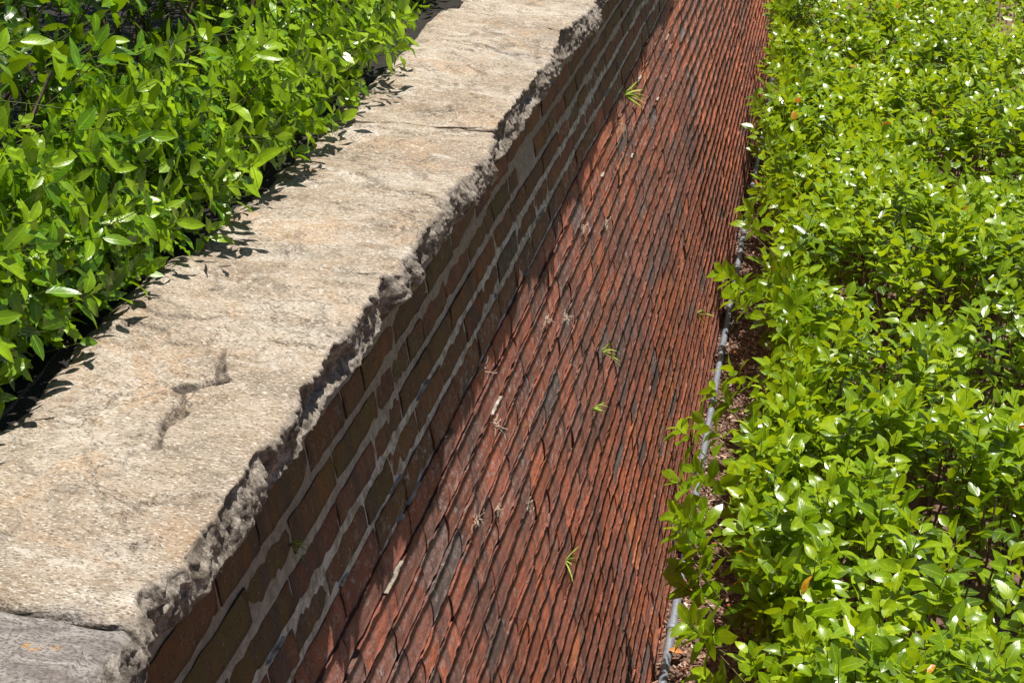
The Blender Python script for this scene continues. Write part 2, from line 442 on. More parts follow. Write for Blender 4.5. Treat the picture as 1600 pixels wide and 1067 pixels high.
# mortar smears and lime crust in the joints below the coping's shade line
SV, SQ, SA = [], [], []; off = 0
for k in range(70):
    r = np.random.default_rng(5000 + k)
    y = 1.8 + r.random() ** 1.2 * 7
    i = int(r.choice([6, 7, 8, 9, 10, 12], p=[.30, .30, .18, .10, .07, .05]))
    if vnoise(y * 2.2, i * .5, seed=71) < -.1: continue
    nb = 22; L = r.uniform(.03, .14)
    yy = y + np.linspace(0, L, nb)
    wid = (.0026 + .0030 * vnoise(yy * 60, i, seed=k)) * np.sin(np.linspace(.1, np.pi - .1, nb)) ** .5
    hc = bed(i, yy) + .0016 * vnoise(yy * 45, i * 2., seed=k + 3)
    prof = [(-1.5, -.016), (-1.1, -.002), (-.5, .0035), (0, .0050), (.5, .0035), (1.1, -.002), (1.5, -.016)]
    P = []
    for a, o in prof:
        hh = hc + a * wid; oo = o + .0022 * vnoise(yy * 110, a * 2, seed=k + 9)
        P.append(np.stack([XW + (hh - 1) * TB + oo * math.cos(BETA), yy, H0 - hh + oo * math.sin(BETA)], -1))
    P = np.array(P).reshape(-1, 3)
    SV.append(P); SQ.append(grid_quads(7, nb) + off); SA.append(np.tile((r.uniform(.6, 1), r.uniform(.0, .6), 0, 1), (len(P), 1))); off += len(P)
child('mortar_crust', make_mesh('mortar_crust', np.concatenate(SV), quads=np.concatenate(SQ), attrs={'mo': np.concatenate(SA)}, mats=[M_MORTAR]), kind='stuff')

# coping stones
PITS = [((-.765, 2.21), (-.738, 2.115), .016, .018), ((-.738, 2.115), (-.774, 2.062), .020, .022), ((-.774, 2.062), (-.758, 2.02), .008, .012),
        ((-.755, 2.005), (-.760, 1.96), .016, .017), ((-.760, 1.96), (-.742, 1.885), .013, .013),
        ((-.90, 1.735), (-.795, 1.86), .005, .006), ((-.83, 3.57), (-.70, 3.61), .010, .007), ((-.88, 4.26), (-.79, 4.25), .008, .008),
        ((-.845, 3.28), (-.84, 3.19), .010, .006), ((-.72, 3.22), (-.69, 3.13), .020, .005), ((-.62, 2.77), (-.60, 2.75), .006, .008),
        ((-.80, 2.50), (-.74, 2.44), .014, .005), ((-.70, 1.62), (-.67, 1.66), .010, .004), ((-.79, 4.05), (-.74, 4.0), .01, .008), ((-.66, 3.9), (-.645, 3.8), .014, .005),
        ((-.665, 4.35), (-.64, 4.2), .010, .004)]
def seg_d(x, y, a, b_):
    ax, ay = a; bx, by = b_; dx, dy = bx - ax, by - ay
    t = np.clip(((x - ax) * dx + (y - ay) * dy) / (dx * dx + dy * dy), 0, 1)
    return np.hypot(x - ax - t * dx, y - ay - t * dy)
ends = [(.55, .55), (1.455, 1.49), (2.60, 2.545), (3.52, 3.40), (4.48, 4.62), (5.65, 5.6), (6.9, 6.8), (8.2, 8.2), (9.6, 9.6), (12, 12), (16, 16), (21, 21), (26, 26)]
def coping(k, e0, e1):
    near_ = e0[0] < 5
    st = .0034 if near_ else (.012 if e0[0] < 9 else .08)
    nyy = int((e1[0] - e0[0]) / st) + 1
    # profile, parameter along: from underside (right) over the side and top to the left
    nS, nT, nLs = (28, 110, 8) if near_ else (14, 40, 5)
    prof = [(-.80, 1.066, 0), (-.70, 1.068, 0.3)]
    th = .072
    for a in np.linspace(0, 1, nS): prof.append((XR - .004 - .004 * a ** 2, 1.072 - th * .93 * a, 1.))
    for a in np.linspace(.02, 1, nT): prof.append((XR - .010 + (XL - XR + .012) * a, 1.0, 0.))
    for a in np.linspace(0, 1, nLs): prof.append((XL, 1.006 + .085 * a, 0.))
    prof = np.array(prof); npf = len(prof)
    t = np.linspace(0, 1, nyy)
    R_, L_ = e0[0] + (e1[0] - e0[0]) * t, e0[1] + (e1[1] - e0[1]) * t
    px = prof[:, 0][None]; ph = prof[:, 1][None]; sd = prof[:, 2][None]
    wR = np.clip((px - XL) / (XR - XL), 0, 1)
    Yv = R_[:, None] * wR + L_[:, None] * (1 - wR)
    px = px + 0 * Yv; ph = ph + 0 * Yv; sd = sd + 0 * Yv
    # wavy joint lines
    gap = .0008
    wob = .030 * fbm(px * 9, Yv * 0 + round(e0[0], 2) * 3.3, o=3, seed=8)
    wob2 = .030 * fbm(px * 9, Yv * 0 + round(e1[0], 2) * 3.3, o=3, seed=8)
    tt = t[:, None]
    Yv = Yv + wob * (1 - tt) ** 6 + wob2 * tt ** 6 + gap * ((1 - tt) ** 30 - tt ** 30)
    # the plan outline: ragged right edge, undulating left edge
    er = .010 * vnoise(Yv[:, -1] * 3.1, 0, seed=40) + .018 * np.exp(-((R_ - 4.95) / .22) ** 2) + .0065 * fbm(R_ * 16, 0, o=4, seed=41) + .009 * vnoise(R_ * 6.5, 0, seed=47) * (.6 + .6 * vnoise(R_ * 2, 5, seed=48)) + .0028 * vnoise(R_ * 90, 0, seed=42)
    notch = np.zeros_like(R_)
    for yc, wv, dp in ((2.60, .035, .028), (1.53, .05, .018), (1.95, .05, .010), (2.25, .04, .012), (3.05, .06, .016), (3.52, .05, .024), (3.95, .05, .013), (4.48, .05, .022), (2.83, .04, .012)):
        notch -= .55 * dp * np.exp(-((R_ - yc) / wv) ** 2)
    er = er + notch
    el_ = .030 * vnoise(L_ * 1.6, 3, seed=43) + .008 * fbm(L_ * 7, 3, o=3, seed=44)
    rt = np.clip((px - (XR - .05)) / .05, 0, 1); lt = np.clip(((XL + .10) - px) / .10, 0, 1)
    X = px + er[:, None] * rt + el_[:, None] * lt
    Hh = ph.copy()
    topm = (sd == 0) & (ph <= 1.0001)
    # undulating cleft top
    d = .020 * fbm(X * 3.0, Yv * 2.6, k * 3.7, o=4, seed=50) + .008 * (.35 - np.abs(fbm(X * 4.2 + Yv, Yv * 3.5, k * 2.1, o=3, seed=57))) + .0055 * fbm(X * 11, Yv * 14, k, o=4, seed=51)
    d0 = d.copy()
    lay = fbm(X * 4.5, Yv * 5.5, k * 1.3, o=4, seed=52) * 3.6
    fr = lay - np.floor(lay); d = d + .0050 * (np.floor(lay) + np.clip((fr - .5) * 9 + .5, 0, 1))
    hol = .42 * np.clip((-.0025 - d0) / .008, 0, 1) * np.clip(.6 + .9 * fbm(X * 30, Yv * 30, o=3, seed=59), 0, 1) + .50 * np.exp(-((fr - .5) / .055) ** 2) * np.clip(.2 + 1.6 * vnoise(X * 9, Yv * 9, seed=58), 0, 1)  # hollows and ledge steps painted dark in place of relief shading
    d = d + .0011 * fbm(X * 60, Yv * 90, 0, o=3, seed=53)
    hk = .007 * math.sin(k * 2.3 + .4)
    d = d + hk
    # edges of every stone fall away towards its joints and its sides
    dist = np.minimum(Yv - Yv[0:1], Yv[-1:] - Yv)
    d = d - .0065 * np.exp(-np.abs(dist) / .005) * (.2 + .8 * (vnoise(X * 7, k, seed=66) > .05))
    d = d - .010 * np.exp(-(XR - X) / .012) * (X < XR + .05) - .045 * np.clip(((XL + .055) - X) / .075, 0, 1.2) ** 2
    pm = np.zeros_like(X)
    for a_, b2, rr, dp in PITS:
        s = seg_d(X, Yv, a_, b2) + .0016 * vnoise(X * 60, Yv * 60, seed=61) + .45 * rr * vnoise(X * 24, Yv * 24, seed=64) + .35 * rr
        pm = np.maximum(pm, np.clip((rr + .0005 - s) / .003, 0, 1) * min(1, dp / .014))  # mask for the shade painted into the cracks
        d = d - .55 * dp * np.clip((rr - s) / (.004 + .010 * (vnoise(X * 15, Yv * 15, seed=65) > 0)), 0, 1) * (1 + .25 * vnoise(X * 60, Yv * 60, seed=62))
    Hh = np.where(topm, Hh - d, Hh)
    # rough split side
    topd = d[:, (np.argmax(prof[:, 1] <= 1.0001))]
    side = sd > .5
    a_ = np.clip((1.072 - ph) / th, 0, 1)
    ro = .008 * fbm(Yv * 9, ph * 14, k, o=4, seed=70, g=.6) + .014 * vnoise(Yv * 5.5, ph * 3, 0, seed=69) * a_ * (1.3 - a_) * 2.2
    jag = np.clip(vnoise(Yv * 7.5, 0, 0, seed=68) * 6, -1, 1) * .009 + np.clip(vnoise(Yv * 19, 0, 0, seed=67) * 5, -1, 1) * .004 + .026 * np.exp(-((Yv - 4.8) / .16) ** 2) + .005 * np.exp(-((Yv - 1.75) / .3) ** 2)
    ro = ro + jag * np.clip((1 - a_) * 2.2, 0, 1) + .0085 * fbm(Yv * 60, ph * 45, k, o=3, seed=74, g=.75) + .0040 * vnoise(Yv * 190, ph * 130, 0, seed=79)
    ro = ro + .005 * np.sign(vnoise(Yv * 30, ph * 20, 1, seed=75)) * np.abs(vnoise(Yv * 30, ph * 20, 1, seed=75)) ** .5
    ro = ro + .007 * np.abs(vnoise(Yv * 24, ph * 9, seed=77)) - .008
    X = np.where(side, X + ro * np.clip(np.sin(a_ * 3.0) * 1.2 + .25, 0, 1), X)
    Hh = np.where(side, Hh - topd[:, None] * a_ + .008 * fbm(Yv * 12, 0, k, o=3, seed=81) * (1 - a_), Hh)
    jf = .006 * np.exp(-np.abs(dist) / .008); X = np.where(side, X - jf, X)
    grey = np.zeros_like(X)
    if k == 0: grey = np.ones_like(X)
    else: grey = np.clip(.7 - (Yv - 1.455) / .07 + .8 * vnoise(X * 16, Yv * 16, seed=90), 0, 1) * (k == 1) * .9
    hol = np.where(topm, hol, 0)
    lich = np.zeros_like(X)
    for lx, ly, lr in ((-.69, 1.40, .008), (-.665, 1.405, .005)):
        lich = np.maximum(lich, np.clip(1.6 - np.hypot((X - lx), (Yv - ly) * 1.6) / lr, 0, 1))
    Vt = np.stack([X, Yv, H0 - Hh], -1).reshape(-1, 3)
    at = np.stack([np.clip(pm * (.75 + .5 * vnoise(X * 90, Yv * 90, seed=63)) + hol, 0, 1) + 1.0 * (~topm & ~side), side.astype(float), grey, lich], -1).reshape(-1, 4)  # left side and underside painted dark as if in shade
    q = grid_quads(nyy, npf)
    nV = len(Vt)
    # end caps as fans
    c0, c1 = Vt[:npf].mean(0), Vt[-npf:].mean(0)
    Vt = np.vstack([Vt, c0, c1]); at = np.vstack([at, at[:2]])
    i = np.arange(npf); i2 = (i + 1) % npf
    tr = np.concatenate([np.stack([i2 * 0 + nV, i, i2], -1), np.stack([i2 * 0 + nV + 1, i2 + nV - npf, i + nV - npf], -1)])
    close = np.stack([np.arange(nyy - 1) * npf + npf - 1, np.arange(1, nyy) * npf + npf - 1, np.arange(1, nyy) * npf, np.arange(nyy - 1) * npf], -1)
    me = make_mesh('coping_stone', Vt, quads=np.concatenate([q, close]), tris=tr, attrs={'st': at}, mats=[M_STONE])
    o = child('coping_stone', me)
    if k == 0: o['label'] = 'greyer coping stone with two orange lichen spots'
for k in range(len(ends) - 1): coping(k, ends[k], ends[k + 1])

# ------------------------------------------------------------------ leaves
def leaf_template(kind, fine):
    """returns verts (u along 0..1, v across -1..1 scaled, droop z), faces, uv"""
    if kind == 'oval':
        ts = np.array([0, .12, .3, .5, .7, .86, 1.]) if fine else np.array([0, .3, .65, 1.])
        wv = np.sin(np.pi * np.clip(ts, 0, 1) ** .92) ** .8 * (1 - .25 * ts); wv[0] = 0.; wv[-1] = 0
        wv = wv / wv.max() * .235
    else:
        ts = np.array([0, .15, .24, .34, .43, .53, .62, .72, .8, 1.]) if fine else np.array([0, .22, .4, .55, .75, 1.])
        wv = np.array([0, .11, .155, .20, .195, .215, .19, .165, .095, 0]) if fine else np.array([0, .16, .19, .215, .13, 0])
    V, uv = [], []
    for t, w_ in zip(ts, wv):
        V.append((t, 0, 0)); uv.append((t, .5))
    nm = len(ts)
    L_idx = {}; R_idx = {}
    for j in range(1, nm - 1):
        L_idx[j] = len(V); V.append((ts[j], wv[j], 0)); uv.append((ts[j], 1.))
        R_idx[j] = len(V); V.append((ts[j], -wv[j], 0)); uv.append((ts[j], 0.))
    tris, quads = [], []
    tris.append((0, 1, L_idx[1])); tris.append((0, R_idx[1], 1))
    for j in range(1, nm - 2):
        quads.append((j, j + 1, L_idx[j + 1], L_idx[j])); quads.append((j, R_idx[j], R_idx[j + 1], j + 1))
    tris.append((nm - 2, nm - 1, L_idx[nm - 2])); tris.append((nm - 2, R_idx[nm - 2], nm - 1))
    return np.array(V, float), np.array(quads), np.array(tris), np.array(uv)
TPL = {(k, f): leaf_template(k, f) for k in ('oval', 'holly') for f in (0, 1)}
def leaf_local(T, size, fold, curl, widen, rr, kind):
    V = T[0]
    n = len(size)
    t = V[:, 0][None]; v = V[:, 1][None] * widen[:, None]
    z = np.abs(v) * fold[:, None] - curl[:, None] * t ** 2 * 1.0 + .03 * np.sin(t * 7 + rr[:, None] * 6) * (np.abs(v) > .01)
    if kind == 'holly': z = z + .05 * np.sin(t * 25 + rr[:, None] * 9) * np.sign(v)
    x = t * (1 - .25 * curl[:, None] * t)
    return np.stack([x + 0 * v, v + 0 * x, z], -1) * size[:, None, None]
def frames(d, nrm_):
    d = norm(d); y = norm(np.cross(nrm_, d)); z = np.cross(d, y)
    return np.stack([d, y, z], -2)         # rows
def build_leaves(pos, d, nn, size, fold, curl, widen, tint, old, kind, fine):
    T = TPL[(kind, fine)]
    n = len(pos); rr = rng.random(n)
    Lc = leaf_local(T, size, fold, curl, widen, rr, kind)
    Fm = frames(d, nn)
    P = np.einsum('nvi,nij->nvj', Lc, Fm) + pos[:, None]
    m = len(T[0]); offs = (np.arange(n) * m)[:, None, None]
    Q = (T[1][None] + offs).reshape(-1, 4); Tr = (T[2][None] + offs).reshape(-1, 3)
    at = np.zeros((n, m, 4)); at[..., 0] = tint[:, None]; at[..., 1] = T[3][:, 0]; at[..., 2] = T[3][:, 1]; at[..., 3] = old[:, None]
    return P.reshape(-1, 3), Q, Tr, at.reshape(-1, 4)

def shoots(tops, dirs, lens, nl, size_rng, spread, rg, tint_mu):
    """leaves spiralling along every shoot"""
    n = len(tops); k = nl
    f = (np.arange(k)[None] + rg.random((n, k)) * .5) / k                      # 0 low .. 1 top
    ph = rg.random((n, 1)) * 6.28 + np.arange(k)[None] * 2.4 + rg.normal(size=(n, k)) * .35
    ref = np.where(np.abs(dirs[:, 2:3]) > .95, np.array([1., 0, 0]), np.array([0, 0, 1.]))
    A = norm(np.cross(dirs, ref)); B = np.cross(dirs, A)
    rad = A[:, None] * np.cos(ph)[..., None] + B[:, None] * np.sin(ph)[..., None]
    up = spread[0] + (spread[1] - spread[0]) * f + rg.normal(size=(n, k)) * .16  # angle above perpendicular
    d = rad * np.cos(up)[..., None] + dirs[:, None] * np.sin(up)[..., None]
    d[..., 2] -= .10
    nn = dirs[:, None] * np.cos(up)[..., None] - rad * np.sin(up)[..., None] + rg.normal(size=(n, k, 3)) * .28
    pos = tops[:, None] - dirs[:, None] * (lens[:, None] * (1 - f))[..., None] + rad * .004
    size = rg.uniform(*size_rng, (n, k)) * np.interp(f, [0, .6, .9, 1], [1., 1., .8, .55])
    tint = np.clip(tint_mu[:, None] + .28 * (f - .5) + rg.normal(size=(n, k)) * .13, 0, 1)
    fl = lambda a: a.reshape(-1, *a.shape[2:])
    return fl(pos), fl(norm(d)), fl(norm(nn)), fl(size), fl(tint)

def make_hedge(root, kind, mat, pos, d, nn, size, tint, old, rg, n_ind=300, vis_bonus=None, ind_box=(0, 1600, 0, 1067)):
    n = len(pos)
    fold = rg.uniform(.05, .42, n); curl = rg.uniform(-.05, .42, n); widen = rg.uniform(.82, 1.2, n) * (.88 if kind == 'holly' else 1.05)
    px, py, pz = to_px(pos + d * size[:, None] * .5)
    facing = np.abs(np.einsum('ij,ij->i', norm(nn), norm(camP - pos)))
    score = (size / pz) ** 2 * (.2 + facing) * vis_bonus * ((px > ind_box[0]) & (px < ind_box[1]) & (py > ind_box[2]) & (py < ind_box[3]))
    order = np.argsort(-score)[:n_ind]
    isind = np.zeros(n, bool); isind[order] = True
    # shared leaf meshes for the leaves that are parts of their own
    kd = np.where(rg.random(n) < .3, 'holly', 'oval') if kind == 'holly' else np.full(n, 'oval')
    NV = 24; variants = []
    for v in range(NV):
        one = lambda x: np.array([x], float)
        o_ = 1. if v >= NV - 2 else 0.
        P, Q, Tr, at = build_leaves(np.zeros((1, 3)), np.array([[1., 0, 0]]), np.array([[0, 0, 1.]]), one(1.), one(rg.uniform(.08, .4)), one(rg.uniform(-.02, .4)),
                                    one(rg.uniform(.85, 1.18) * (.85 if kind == 'holly' else 1)), one(np.clip(.25 + .65 * (v % 12) / 11, 0, 1)), one(o_), 'holly' if kind == 'holly' and v % 3 == 0 else 'oval', 1)
        variants.append(make_mesh('leaf', P, quads=Q, tris=Tr, attrs={'lf': at}, mats=[mat]))
    for j in order:
        if old[j] > .5: me = variants[NV - 1 - int(rg.integers(2))]
        else:
            vi = int(np.clip(round((tint[j] - .25) / .65 * 11), 0, 11)); me = variants[vi + (12 if (rg.random() < .5 and vi < 10) else 0)]
        o = bpy.data.objects.new('leaf', me); COL.objects.link(o); o.parent = root
        if old[j] > .5: o['label'] = 'leaf turned yellow and orange'
        Fm = frames(d[j:j + 1], nn[j:j + 1])[0]
        mm = Matrix([[*(Fm[:, r_] * size[j]), pos[j][r_]] for r_ in range(3)] + [[0, 0, 0, 1]])
        o.matrix_parent_inverse = Matrix.Translation(-Vector(root.location))
        o.matrix_basis = mm
    rest = ~isind
    nearm = rest & (pz < 6.5)
    farm = rest & ~nearm
    VV, QQ, TT, AA = [], [], [], []; off = 0
    for msk, fine, kk in ((nearm & (kd == 'oval'), 1, 'oval'), (nearm & (kd == 'holly'), 1, 'holly'), (farm & (kd == 'oval'), 0, 'oval'), (farm & (kd == 'holly'), 0, 'holly')):
        if msk.sum() == 0: continue
        P, Q, Tr, at = build_leaves(pos[msk], d[msk], nn[msk], size[msk], fold[msk], curl[msk], widen[msk], tint[msk], old[msk], kk, fine)
        VV.append(P); QQ.append(Q + off); TT.append(Tr + off); AA.append(at); off += len(P)
    o = link('foliage', make_mesh('foliage', np.concatenate(VV), quads=np.concatenate(QQ), tris=np.concatenate(TT), attrs={'lf': np.concatenate(AA)}, mats=[mat]), root, kind='stuff')
    o.matrix_parent_inverse = Matrix.Translation(-Vector(root.location))
def stuff_tubes(name, paths, radii, mat, root, sides=4):
    V, Q = tubes(paths, radii, sides)
    o = link(name, make_mesh(name, V, quads=Q, mats=[mat]), root, kind='stuff')
    o.matrix_parent_inverse = Matrix.Translation(-Vector(root.location))

# ------------------------------------------------------------------ right hedge
HT = 2.42
edge_pts = [(2.5, .03), (3.3, .03), (3.736, .02), (4.043, -.06), (4.346, 0.0), (4.648, -.15), (5.067, -.12), (5.363, -.16), (5.84, -.11), (6.394, -.05), (6.864, -.12), (7.631, -.10), (8.506, -.08), (9.666, -.17), (10.848, -.13), (12.723, -.22), (16, -.28)]
ey = [p[0] for p in edge_pts]; ex = [p[1] + float(np.interp(p[0], [3, 7, 9], [.09, .07, -.03])) for p in edge_pts]
rg = np.random.default_rng(11)
hedge = empty('hedge', (.8, 6, 0), 'broad low hedge of glossy yellow-green oval leaves at the foot of the brick wall', 'hedge')
T_, D_, Ln, Mu = [], [], [], []
def surf_h(x, y): return HT + .02 + .19 * fbm(x * 1.7, y * 1.3, o=2, seed=101) + .05 * fbm(x * 5, y * 5, o=2, seed=102)
# top surface, denser towards the lens
for (y0, y1, dens) in ((2.4, 5.5, 150), (5.5, 8.5, 135), (8.5, 17, 115)):
    xm = 3.6
    n = int(dens * (y1 - y0) * (xm + .1))
    yy = rg.uniform(y0, y1, n); xx = rg.uniform(-.25, xm, n)
    e = np.interp(yy, ey, ex) + .05 * vnoise(yy * 4, 0, seed=5)
    ok = (xx > e + .02) & (xx < .65 + yy * .165)
    gapn = fbm(xx * 3.2, yy * 2.6, o=2, seed=104)
    ok &= ~((gapn < -.16) & (rg.random(n) < .9))
    xx, yy, gapn = xx[ok], yy[ok], gapn[ok]; e = e[ok]
    hh = surf_h(xx, yy) + np.abs(rg.normal(size=len(xx))) * .075 + np.clip(.10 - (xx - e), 0, .1) * 1.2 - .05 * (rg.random(len(xx)) < .12)
    T_.append(np.stack([xx, yy, H0 - hh], -1))
    dd = np.stack([rg.normal(size=len(xx)) * .25 - .35 * np.clip(1 - (xx - e) / .2, 0, 1), rg.normal(size=len(xx)) * .25 - .05, np.ones(len(xx))], -1)
    D_.append(norm(dd)); Ln.append(rg.uniform(.16, .30, len(xx))); Mu.append(np.clip(.55 + .25 * vnoise(xx * 2, yy * 2, seed=107) + rg.normal(size=len(xx)) * .1, 0, 1))
# the side towards the wall
n = 700
yy = 2.6 + rg.random(n) ** 1.15 * 12; hh = HT + .05 + rg.random(n) * .6
xx = np.interp(yy, ey, ex) + .02 + (hh - HT) * .32 + .07 * fbm(yy * 3, hh * 3, o=2, seed=111) + np.abs(rg.normal(size=n)) * .04
T_.append(np.stack([xx, yy, H0 - hh], -1))
D_.append(norm(np.stack([-.75 + rg.normal(size=n) * .25, rg.normal(size=n) * .35 - .1, .75 + rg.normal(size=n) * .2], -1))); Ln.append(rg.uniform(.12, .25, n)); Mu.append(np.clip(.4 + rg.normal(size=n) * .12, 0, 1))
# sprigs reaching out over the mulch
spr = [(1045, 4.66, -.20, 2.44), (0, 4.05, -.10, 2.46), (0, 5.33, -.215, 2.43), (0, 5.10, -.17, 2.5), (0, 5.86, -.16, 2.48), (0, 6.86, -.185, 2.44), (0, 9.6, -.235, 2.42), (0, 7.6, -.16, 2.46), (0, 4.72, -.13, 2.52), (0, 4.1, -.03, 2.66), (0, 3.85, .0, 2.7), (0, 6.75, -.15, 2.5), (0, 4.62, -.16, 2.6), (0, 8.4, -.13, 2.5), (0, 10.9, -.17, 2.42), (0, 12.6, -.26, 2.4)]
for _, y, x, h in spr:
    for q in range(2):
        T_.append(np.array([[x + rg.normal() * .02, y + rg.normal() * .04, H0 - h + rg.normal() * .03]])); D_.append(norm(np.array([[-.8, rg.normal() * .3 - .1, .6]]))); Ln.append(np.array([.13])); Mu.append(np.array([.6]))
T_, D_, Ln, Mu = np.concatenate(T_), np.concatenate(D_), np.concatenate(Ln), np.concatenate(Mu)
pos, d, nn, size, tint = shoots(T_, D_, Ln, 11, (.066, .100), (.15, .95), rg, Mu)
# older leaves deeper inside, tinted dark to paint the hedge's inner shade
n = 17000
yy = rg.uniform(2.5, 14, n); xx = rg.uniform(0, 2.8, n); hh = surf_h(xx, yy) + rg.uniform(.2, .55, n)
ok = (xx > np.interp(yy, ey, ex) + .08) & (xx < .65 + yy * .165); xx, yy, hh = xx[ok], yy[ok], hh[ok]; n = len(xx)
p2 = np.stack([xx, yy, H0 - hh], -1); d2 = norm(np.stack([rg.normal(size=n), rg.normal(size=n), rg.normal(size=n) * .3 - .1], -1)); n2 = norm(np.stack([rg.normal(size=n) * .4, rg.normal(size=n) * .4, np.ones(n)], -1))
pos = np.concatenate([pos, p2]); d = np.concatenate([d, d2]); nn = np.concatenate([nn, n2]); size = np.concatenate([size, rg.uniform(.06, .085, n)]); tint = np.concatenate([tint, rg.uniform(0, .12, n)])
old = np.zeros(len(pos)); top = np.arange(len(pos)) < len(T_) * 11
old[rg.random(len(pos)) < .0014] = 1
for (x, y, h) in ((-.046, 7.033, 2.42), (.027, 9.69, 2.42), (.144, 4.34, 2.42), (-.10, 4.455, 2.42), (.07, 9.35, 2.42)):
    j = np.argmin(np.linalg.norm(pos - np.array([x, y, H0 - h]), axis=1)); old[j] = 1
fr_ = np.tile((np.arange(11) / 11.), len(T_)); bonus = np.concatenate([.3 + fr_, np.zeros(len(pos) - len(fr_)) + .01])
bonus *= (pos[:, 2] > H0 - 2.62)
make_hedge(hedge, 'oval', M_LEAF, pos, d, nn, size, tint, old, rg, vis_bonus=bonus)
# stems
k = 5
base = T_ - D_ * (Ln[:, None] + .10); base[:, 2] -= .05
f = np.linspace(0, 1, k)[None, :, None]
bend = rg.normal(size=(len(T_), 1, 3)) * .012
paths = base[:, None] * (1 - f) + T_[:, None] * f + bend * np.sin(f * np.pi)
stuff_tubes('twigs', paths, .0028 * (1 - .65 * f[..., 0]) + 0 * paths[..., 0], M_STEM, hedge, 4)
n = 420
b0 = np.stack([rg.uniform(.12, 2.2, n), rg.uniform(2.8, 13, n), np.zeros(n) - .02], -1)
b0[:, 0] = np.interp(b0[:, 1], ey, ex) + .15 + rg.random(n) * 1.6
tp = b0 + np.stack([rg.normal(size=n) * .12, rg.normal(size=n) * .12, H0 - surf_h(b0[:, 0], b0[:, 1]) - .2 + 0 * rg.random(n)], -1)
f = np.linspace(0, 1, 7)[None, :, None]
paths = b0[:, None] * (1 - f) + tp[:, None] * f + rg.normal(size=(n, 7, 3)) * .018 * np.sin(f * np.pi)
stuff_tubes('branches', paths, .009 * (1 - .6 * f[..., 0]) + 0 * paths[..., 0], M_WOOD, hedge, 5)

# ------------------------------------------------------------------ left hedge (holly)
rg = np.random.default_rng(23)
holly = empty('holly_hedge', (-1.3, 3, H0 - 1.07), 'dark green spiny-leaved holly hedge overhanging the left side of the stone coping', 'hedge')
prf = np.array([(-1.06, 1.0), (-.965, .955), (-.915, .86), (-.975, .72), (-1.08, .60), (-1.24, .51), (-1.50, .44), (-1.95, .40)])
cum = np.concatenate([[0], np.cumsum(np.hypot(*np.diff(prf, axis=0).T))])
def lh(nn_, inset, ymax=6.6):
    s = rg.random(nn_) * cum[-1]; y = rg.uniform(1.1, ymax, nn_)
    x = np.interp(s, cum, prf[:, 0]); h = np.interp(s, cum, prf[:, 1])
    g_ = fbm(y * 2.3, s * 3.8, o=2, seed=201)
    tx = np.gradient(prf[:, 0]); th_ = np.gradient(prf[:, 1])
    nx_ = np.interp(s, cum, -th_); nz_ = np.interp(s, cum, -tx); l = np.hypot(nx_, nz_); nx_, nz_ = nx_ / l, nz_ / l
    o_ = .075 * g_ - inset * rg.random(nn_) + .02 * rg.normal(size=nn_)
    x = x + nx_ * o_ + .035 * np.sin(y * 2.3 + .5); z = H0 - h + nz_ * o_
    return x, y, z, nx_, nz_, g_, s
T_, D_, Ln, Mu = [], [], [], []
x, y, z, nx_, nz_, g_, s = lh(2000, .03)
hz = H0 - z
ok = ~((g_ < .06) & (rg.random(len(x)) < np.interp(hz, [.45, .62, .75], [.84, .88, .86]))); x, y, z, nx_, nz_, g_ = [a[ok] for a in (x, y, z, nx_, nz_, g_)]
T_.append(np.stack([x, y, z], -1)); n = len(x)
D_.append(norm(np.stack([.75 * np.maximum(nx_, .35) + rg.normal(size=n) * .16, .12 + rg.normal(size=n) * .26, .12 + .42 * nz_ + rg.normal(size=n) * .15], -1)))
Ln.append(rg.uniform(.11, .24, n)); Mu.append(np.clip(.72 + .3 * g_ + rg.normal(size=n) * .13, 0, 1))
x, y, z, nx_, nz_, g_, s = lh(900, .22)
T_.append(np.stack([x - .13, y, z - .03], -1)); n = len(x)
D_.append(norm(np.stack([.35 + rg.normal(size=n) * .4, rg.normal(size=n) * .5, .4 + rg.normal(size=n) * .35], -1)))
Ln.append(rg.uniform(.09, .18, n)); Mu.append(rg.uniform(-.1, .12, n))  # inner layer tinted dark to paint the black gaps between sprays
n = 700
x = rg.uniform(-2.0, -1.10, n); y = rg.uniform(1.0, 6.6, n); z = H0 - np.interp(x, [-2, -1.5, -1.24, -1.08], [.42, .47, .55, .66]) - .06 - rg.random(n) * .12
T_.append(np.stack([x, y, z], -1)); D_.append(norm(np.stack([.4 + rg.normal(size=n) * .4, rg.normal(size=n) * .5, .25 + rg.normal(size=n) * .2], -1))); Ln.append(rg.uniform(.1, .2, n)); Mu.append(rg.uniform(-.15, .12, n))  # leaf layer added to keep sun out, with shade painted into its tint
n = 420                      # fuller growth close to the lens
s = rg.random(n) * cum[3]; y = rg.uniform(1.15, 2.7, n)
T_.append(np.stack([np.interp(s, cum, prf[:, 0]) - .02 + rg.normal(size=n) * .03, y, H0 - np.interp(s, cum, prf[:, 1])], -1))
D_.append(norm(np.stack([.8 + rg.normal(size=n) * .2, .1 + rg.normal(size=n) * .3, .25 + rg.normal(size=n) * .2], -1))); Ln.append(rg.uniform(.1, .2, n)); Mu.append(np.clip(.5 + rg.normal(size=n) * .25, 0, 1))
n = 260                      # undergrowth between hedge and coping, its shade painted as dark tint
T_.append(np.stack([rg.uniform(-1.35, -1.04, n), rg.uniform(1.2, 5.5, n), H0 - rg.uniform(.86, .99, n)], -1))
D_.append(norm(np.stack([.5 + rg.normal(size=n) * .5, rg.normal(size=n) * .5, .4 + rg.normal(size=n) * .3], -1))); Ln.append(rg.uniform(.06, .12, n)); Mu.append(rg.uniform(-.2, .1, n))
